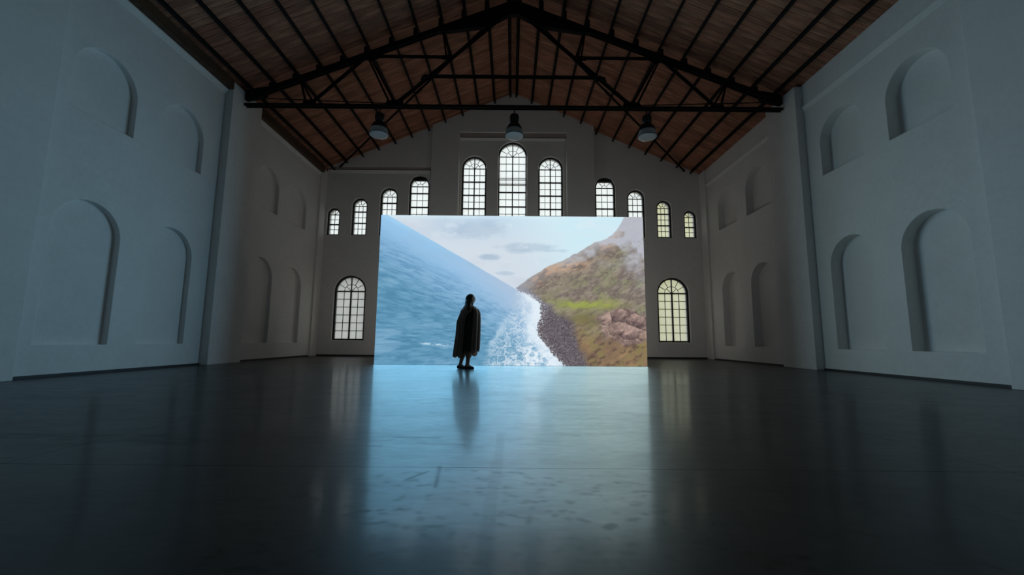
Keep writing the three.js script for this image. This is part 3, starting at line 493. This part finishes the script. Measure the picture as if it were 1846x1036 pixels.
// ---------------------------------------------------------------- the person
{
  const P = thing('person', 'person in a long dark cape and dress standing before the glowing screen', 'person', [-0.985, 0, -9.5]);
  const skin = new THREE.MeshStandardMaterial({ color: new THREE.Color().setRGB(0.30, 0.19, 0.14), roughness: 0.6 });
  const hairM = new THREE.MeshStandardMaterial({ color: new THREE.Color().setRGB(0.02, 0.015, 0.013), roughness: 0.55 });
  const dressM = new THREE.MeshStandardMaterial({ color: new THREE.Color().setRGB(0.022, 0.018, 0.017), roughness: 0.85 });
  const capeM = new THREE.MeshPhysicalMaterial({ color: new THREE.Color().setRGB(0.38, 0.27, 0.22), roughness: 1, transmission: 0.65, thickness: 0, side: THREE.DoubleSide });
  const shoeM = new THREE.MeshStandardMaterial({ color: new THREE.Color().setRGB(0.015, 0.014, 0.014), roughness: 0.45 });
  const sdSeg = (p, a, b, ra, rb) => { const bx = b[0] - a[0], by = b[1] - a[1], bz = b[2] - a[2], px = p[0] - a[0], py = p[1] - a[1], pz = p[2] - a[2], t = clamp((px * bx + py * by + pz * bz) / (bx * bx + by * by + bz * bz + 1e-9)); return Math.hypot(px - bx * t, py - by * t, pz - bz * t) - lerp(ra, rb, t); };
  const smin = (a, b, k) => { const h = Math.max(k - Math.abs(a - b), 0) / k; return Math.min(a, b) - h * h * k * 0.25; };
  function field(bones, k, c, half, res) {
    const mc = new MarchingCubes(res, skin, false, false, 60000); mc.isolation = 0;
    for (let z = 0; z < res; z++) for (let y = 0; y < res; y++) for (let x = 0; x < res; x++) {
      const q = [c[0] + (x - res / 2) / (res / 2) * half, c[1] + (y - res / 2) / (res / 2) * half, c[2] + (z - res / 2) / (res / 2) * half]; let d = 9;
      for (const b of bones) { const e = sdSeg(q, b[0], b[1], b[2], b[3]); d = d > 8 ? e : (Math.abs(d - e) < k || e < d ? smin(d, e, b[4] ?? k) : d); }
      mc.field[x + y * res + z * res * res] = -d;
    }
    mc.update(); const n = mc.count ?? mc.geometry.drawRange.count, g = new THREE.BufferGeometry();
    const pos = mc.positionArray.slice(0, n * 3), nor = mc.normalArray.slice(0, n * 3);
    for (let i = 0; i < n; i++) { for (let a = 0; a < 3; a++) pos[3 * i + a] = pos[3 * i + a] * half + c[a]; const l = Math.hypot(nor[3 * i], nor[3 * i + 1], nor[3 * i + 2]) || 1; for (let a = 0; a < 3; a++) nor[3 * i + a] /= l; }
    g.setAttribute('position', new THREE.BufferAttribute(pos, 3)); g.setAttribute('normal', new THREE.BufferAttribute(nor, 3)); return g;
  }
  // facing +x, the head turned a little to the screen
  const bones = [
    [[0.03, 0.90, -0.08], [0.03, 0.90, 0.08], 0.115, 0.115], [[0.03, 0.92, 0], [0.03, 1.08, 0], 0.12, 0.10], [[0.03, 1.08, 0], [0.05, 1.28, 0], 0.10, 0.12], [[0.045, 1.36, -0.14], [0.045, 1.36, 0.14], 0.055, 0.055], [[0.05, 1.30, -0.06], [0.05, 1.30, 0.06], 0.11, 0.11],
    [[0.04, 1.38, 0], [0.055, 1.50, 0], 0.055, 0.05],
    [[0.02, 0.88, -0.075], [-0.07, 0.48, -0.07], 0.085, 0.055], [[-0.07, 0.48, -0.07], [-0.10, 0.33, -0.07], 0.052, 0.056], [[-0.10, 0.33, -0.07], [-0.155, 0.09, -0.065], 0.056, 0.036], [[-0.155, 0.07, -0.065], [-0.05, 0.035, -0.06], 0.036, 0.028],
    [[0.03, 0.88, 0.075], [0.035, 0.48, 0.075], 0.085, 0.057], [[0.035, 0.48, 0.075], [0.025, 0.33, 0.075], 0.054, 0.058], [[0.025, 0.33, 0.075], [0.0, 0.09, 0.075], 0.058, 0.038], [[0.0, 0.07, 0.075], [0.12, 0.035, 0.08], 0.038, 0.028],
    [[0.04, 1.36, -0.16], [0.02, 1.08, -0.19], 0.048, 0.038], [[0.02, 1.08, -0.19], [0.10, 0.86, -0.18], 0.038, 0.027], [[0.02, 1.35, 0.14], [-0.14, 1.10, 0.13], 0.046, 0.036], [[-0.14, 1.10, 0.13], [-0.16, 0.88, 0.12], 0.036, 0.027],
  ];
  const handBones = (wx, wy, wz) => { const o = [[[wx, wy, wz], [wx + 0.03, wy - 0.07, wz], 0.026, 0.03, 0.02]]; for (let f = 0; f < 4; f++) { const z = wz - 0.028 + f * 0.0187, l = [0.062, 0.075, 0.07, 0.055][f]; o.push([[wx + 0.03, wy - 0.075, z], [wx + 0.04, wy - 0.075 - l * 0.6, z], 0.0095, 0.0088, 0.006]); o.push([[wx + 0.04, wy - 0.075 - l * 0.6, z], [wx + 0.03, wy - 0.075 - l, z], 0.0088, 0.0075, 0.006]); } o.push([[wx + 0.02, wy - 0.03, wz - 0.02], [wx + 0.055, wy - 0.08, wz - 0.03], 0.011, 0.009, 0.008]); return o; };
  const head = [
    [[0.05, 1.585, 0], [0.055, 1.60, 0], 0.088, 0.088], [[0.075, 1.53, 0], [0.085, 1.56, 0], 0.060, 0.068], [[0.105, 1.498, 0], [0.095, 1.51, 0], 0.026, 0.04], [[0.04, 1.42, 0], [0.05, 1.53, 0], 0.05, 0.052],
    [[0.148, 1.575, 0], [0.163, 1.548, 0], 0.010, 0.014, 0.015], [[0.136, 1.519, -0.014], [0.136, 1.519, 0.014], 0.009, 0.009, 0.012], [[0.13, 1.588, -0.05], [0.14, 1.594, -0.018], 0.012, 0.012, 0.02], [[0.13, 1.588, 0.05], [0.14, 1.594, 0.018], 0.012, 0.012, 0.02],
    [[0.045, 1.56, 0.088], [0.04, 1.585, 0.092], 0.014, 0.016, 0.01], [[0.045, 1.56, -0.088], [0.04, 1.585, -0.092], 0.014, 0.016, 0.01],
  ];
  const turn = new THREE.Matrix4().makeTranslation(0.05, 0, 0).multiply(new THREE.Matrix4().makeRotationY(0.45)).multiply(new THREE.Matrix4().makeTranslation(-0.05, 0, 0));
  const headG = field(head, 0.03, [0.06, 1.56, 0], 0.17, 84); headG.applyMatrix4(turn);
  const handA = field(handBones(0.10, 0.86, -0.18), 0.02, [0.13, 0.79, -0.18], 0.12, 60), handB = field(handBones(-0.16, 0.88, 0.12), 0.02, [-0.13, 0.81, 0.12], 0.12, 60);
  const bodyG = field(bones, 0.05, [0, 0.80, 0], 0.86, 132);
  const strip = (g) => g; // all four share position and normal only
  mesh('body', mergeGeometries([bodyG, headG, handA, handB].map(strip)), skin, P);
  // eyes
  for (const z of [-0.031, 0.031]) { const e = new THREE.SphereGeometry(0.011, 12, 8); e.translate(0.134, 1.573, z); e.applyMatrix4(turn); mesh('eye', e, hairM, P); }
  // long hair falling behind the shoulders
  const hair = [[[0.035, 1.605, 0], [0.045, 1.61, 0], 0.090, 0.088], [[-0.005, 1.58, 0], [-0.02, 1.46, 0.01], 0.074, 0.062], [[-0.025, 1.48, 0.02], [-0.085, 1.27, 0.06], 0.070, 0.056], [[-0.02, 1.52, 0.05], [-0.06, 1.34, 0.13], 0.055, 0.045], [[0.0, 1.56, 0.055], [-0.02, 1.36, 0.095], 0.046, 0.036], [[0.0, 1.56, -0.055], [0.0, 1.40, -0.08], 0.046, 0.034], [[0.03, 1.58, 0.08], [0.045, 1.40, 0.10], 0.024, 0.018], [[0.03, 1.58, -0.08], [0.05, 1.42, -0.095], 0.024, 0.018]];
  const hairG = field(hair, 0.03, [0, 1.49, 0], 0.27, 84); hairG.applyMatrix4(turn); mesh('hair', hairG, hairM, P);
  // dress: lathe-like loft, oval, with folds below the belt
  function loft(rows, n, a0, a1, fold) {   // rows: [y, cx, cz, rx, rz]; returns an open sheet from angle a0 to a1
    const pos = [], idx = [], N = n + 1;
    rows.forEach((r, j) => { for (let i = 0; i <= n; i++) { const a = lerp(a0, a1, i / n), k = fold(a, j / (rows.length - 1), i / n), f = 1 + k[0]; pos.push(r[1] + Math.cos(a) * r[3] * f, r[0] + k[1], r[2] + Math.sin(a) * r[4] * f); } });
    for (let j = 0; j < rows.length - 1; j++) for (let i = 0; i < n; i++) { const p = j * N + i; idx.push(p, p + 1, p + N, p + 1, p + N + 1, p + N); }
    const g = new THREE.BufferGeometry(); g.setAttribute('position', new THREE.Float32BufferAttribute(pos, 3)); g.setIndex(idx); g.computeVertexNormals(); return g;
  }
  function thick(g, t) {   // gives a sheet two faces and closed rims
    const p = g.attributes.position, n = g.attributes.normal, c = p.count, pos = new Float32Array(c * 6); for (let i = 0; i < c; i++) for (let a = 0; a < 3; a++) { const v = p.array[3 * i + a], m = n.array[3 * i + a] * t / 2; pos[3 * i + a] = v + m; pos[3 * (c + i) + a] = v - m; }
    const idx = [...g.index.array]; const edges = new Map(); for (let i = 0; i < g.index.count; i += 3) { const tr = [g.index.array[i], g.index.array[i + 1], g.index.array[i + 2]]; idx.push(tr[0] + c, tr[2] + c, tr[1] + c); for (let e = 0; e < 3; e++) { const a = tr[e], b = tr[(e + 1) % 3], k = Math.min(a, b) + '_' + Math.max(a, b); if (edges.has(k)) edges.set(k, null); else edges.set(k, [a, b]); } }
    for (const e of edges.values()) if (e) idx.push(e[1], e[0], e[0] + c, e[1], e[0] + c, e[1] + c);
    const o = new THREE.BufferGeometry(); o.setAttribute('position', new THREE.BufferAttribute(pos, 3)); o.setIndex(idx); o.computeVertexNormals(); return o;
  }
  const up = (rows, m) => { const out = []; for (let i = 0; i < m; i++) { const t = i / (m - 1) * (rows.length - 1), k = Math.min(rows.length - 2, Math.floor(t)), f = t - k; out.push(rows[k].map((v, a) => lerp(v, rows[k + 1][a], f))); } return out; };
  const dressRows = up([[1.42, 0.05, 0, 0.075, 0.10], [1.36, 0.05, 0, 0.115, 0.185], [1.25, 0.05, 0, 0.135, 0.165], [1.08, 0.035, 0, 0.138, 0.155], [1.03, 0.035, 0, 0.142, 0.165], [0.90, 0.04, 0, 0.160, 0.215], [0.65, 0.045, 0, 0.172, 0.215], [0.40, 0.05, 0, 0.175, 0.20]], 26);
  mesh('dress', thick(loft(dressRows, 64, 0, 2 * Math.PI, (a, t) => [0.045 * sstep(0.55, 1, t) * Math.sin(9 * a + 1.3 * Math.sin(2 * a)), t > 0.95 ? -0.012 * Math.sin(5 * a) : 0]), 0.006), dressM, P);
  mesh('belt', thick(loft([[1.075, 0.035, 0, 0.148, 0.168], [1.035, 0.035, 0, 0.150, 0.172]], 48, 0, 2 * Math.PI, () => [0, 0]), 0.008), shoeM, P);
  // cape: hangs from the shoulders, open on the side that shows the belt
  const capeRows = up([[1.43, 0.01, 0, 0.10, 0.12], [1.385, 0.025, 0, 0.145, 0.205], [1.32, 0.042, 0, 0.190, 0.232], [1.22, 0.038, 0, 0.226, 0.245], [1.05, 0.012, 0, 0.258, 0.25], [0.75, 0.003, 0, 0.264, 0.25], [0.50, -0.015, 0, 0.275, 0.255], [0.27, -0.03, 0, 0.28, 0.26]], 30);
  const cape = loft(capeRows, 120, 1.95, 1.95 + 5.55, (a, t, s) => [(0.035 + 0.05 * t) * sstep(0.05, 0.4, t) * Math.sin(15 * a + 2.2 * Math.sin(3 * a)) + (Math.abs(a - Math.PI) < 0.5 && t > 0.25 && t < 0.36 ? 0.05 * Math.cos((a - Math.PI) * 3) : 0), t * t * (0.02 * Math.sin(11 * a) + 0.16 * sstep(0.60, 0.80, s) - 0.09 * sstep(0.90, 0.98, s))]);
  mesh('cape', thick(cape, 0.005), capeM, P);
  // shoes
  for (const [x, z, a] of [[-0.155, -0.065, 0.0], [0.0, 0.075, -0.05]]) {
    const g = field([[[-0.035, 0.045, 0], [0.03, 0.045, 0], 0.044, 0.042], [[0.03, 0.036, 0], [0.125, 0.026, 0.004], 0.04, 0.030]], 0.03, [0.04, 0.04, 0], 0.15, 56); const p = g.attributes.position; for (let i = 0; i < p.count; i++) if (p.getY(i) < 0.0015) p.setY(i, 0.0015);
    g.rotateY(a); g.translate(x, 0, z); const s = mesh('shoe', g, shoeM, P); s.userData.label = 'dark flat shoe';
  }
  P.rotation.y = 0.12;
}

// ---------------------------------------------------------------- outside: what the frosted panes look onto
M.ground = new THREE.MeshStandardMaterial({ color: new THREE.Color().setRGB(0.30, 0.29, 0.28), roughness: 0.95 });
M.renderYellow = new THREE.MeshStandardMaterial({ color: new THREE.Color().setRGB(0.86, 0.80, 0.40), roughness: 0.9 });
M.renderGrey = new THREE.MeshStandardMaterial({ color: new THREE.Color().setRGB(0.50, 0.47, 0.46), roughness: 0.9 });
M.roofTile = new THREE.MeshStandardMaterial({ color: new THREE.Color().setRGB(0.25, 0.17, 0.13), roughness: 0.9 });
const yard = mesh('ground', mergeGeometries([box(-40, 40, -0.35, -0.05, -60, FZ0 - 0.01), box(-40, 40, -0.35, -0.05, FZ1 + 0.01, 45)]), M.ground, scene); yard.userData = { label: 'grey paved yard outside the hall', category: 'ground', kind: 'structure' };
function house(label, m, x, z, turn, w, d, h) {   // placed by the front corner nearest the middle, turned about it
  const b = thing('neighbouring_building', label, 'building', [x, -0.05, z]); b.rotation.y = turn; const x0 = Math.min(0, w), x1 = Math.max(0, w);
  mesh('wall', box(x0, x1, 0, h, -d, 0), m, b);
  const r = new THREE.Shape(); r.moveTo(x0 - 0.1, h); r.lineTo(x1 + 0.3, h); r.lineTo((x0 + x1) / 2, h + 0.1 * (x1 - x0)); const g = new THREE.ExtrudeGeometry(r, { depth: d + 0.2, bevelEnabled: false }); g.translate(0, 0, -d - 0.1); mesh('roof', g, M.roofTile, b);
  for (const k of [0.3, 0.55, 0.8]) for (const y of [1.0, 4.6, 7.8]) if (y + 1.6 < h) { const f = mesh('window_frame', box(k * w - 0.5, k * w + 0.5, y, y + 1.5, -0.05, 0.04), M.ground, b); mesh('pane', box(k * w - 0.42, k * w + 0.42, y + 0.08, y + 1.42, 0.03, 0.045), M.frame, f); }
}
house('pale yellow rendered building outside, seen blurred through the right windows', M.renderYellow, 9.0, -26, -0.37, 30, 8, 10.6);
house('low grey rendered building outside, seen blurred through the lower left window', M.renderGrey, -7.5, -25, 0.37, -14, 8, 4.2);

shade(scene);
renderer.render(scene, camera);
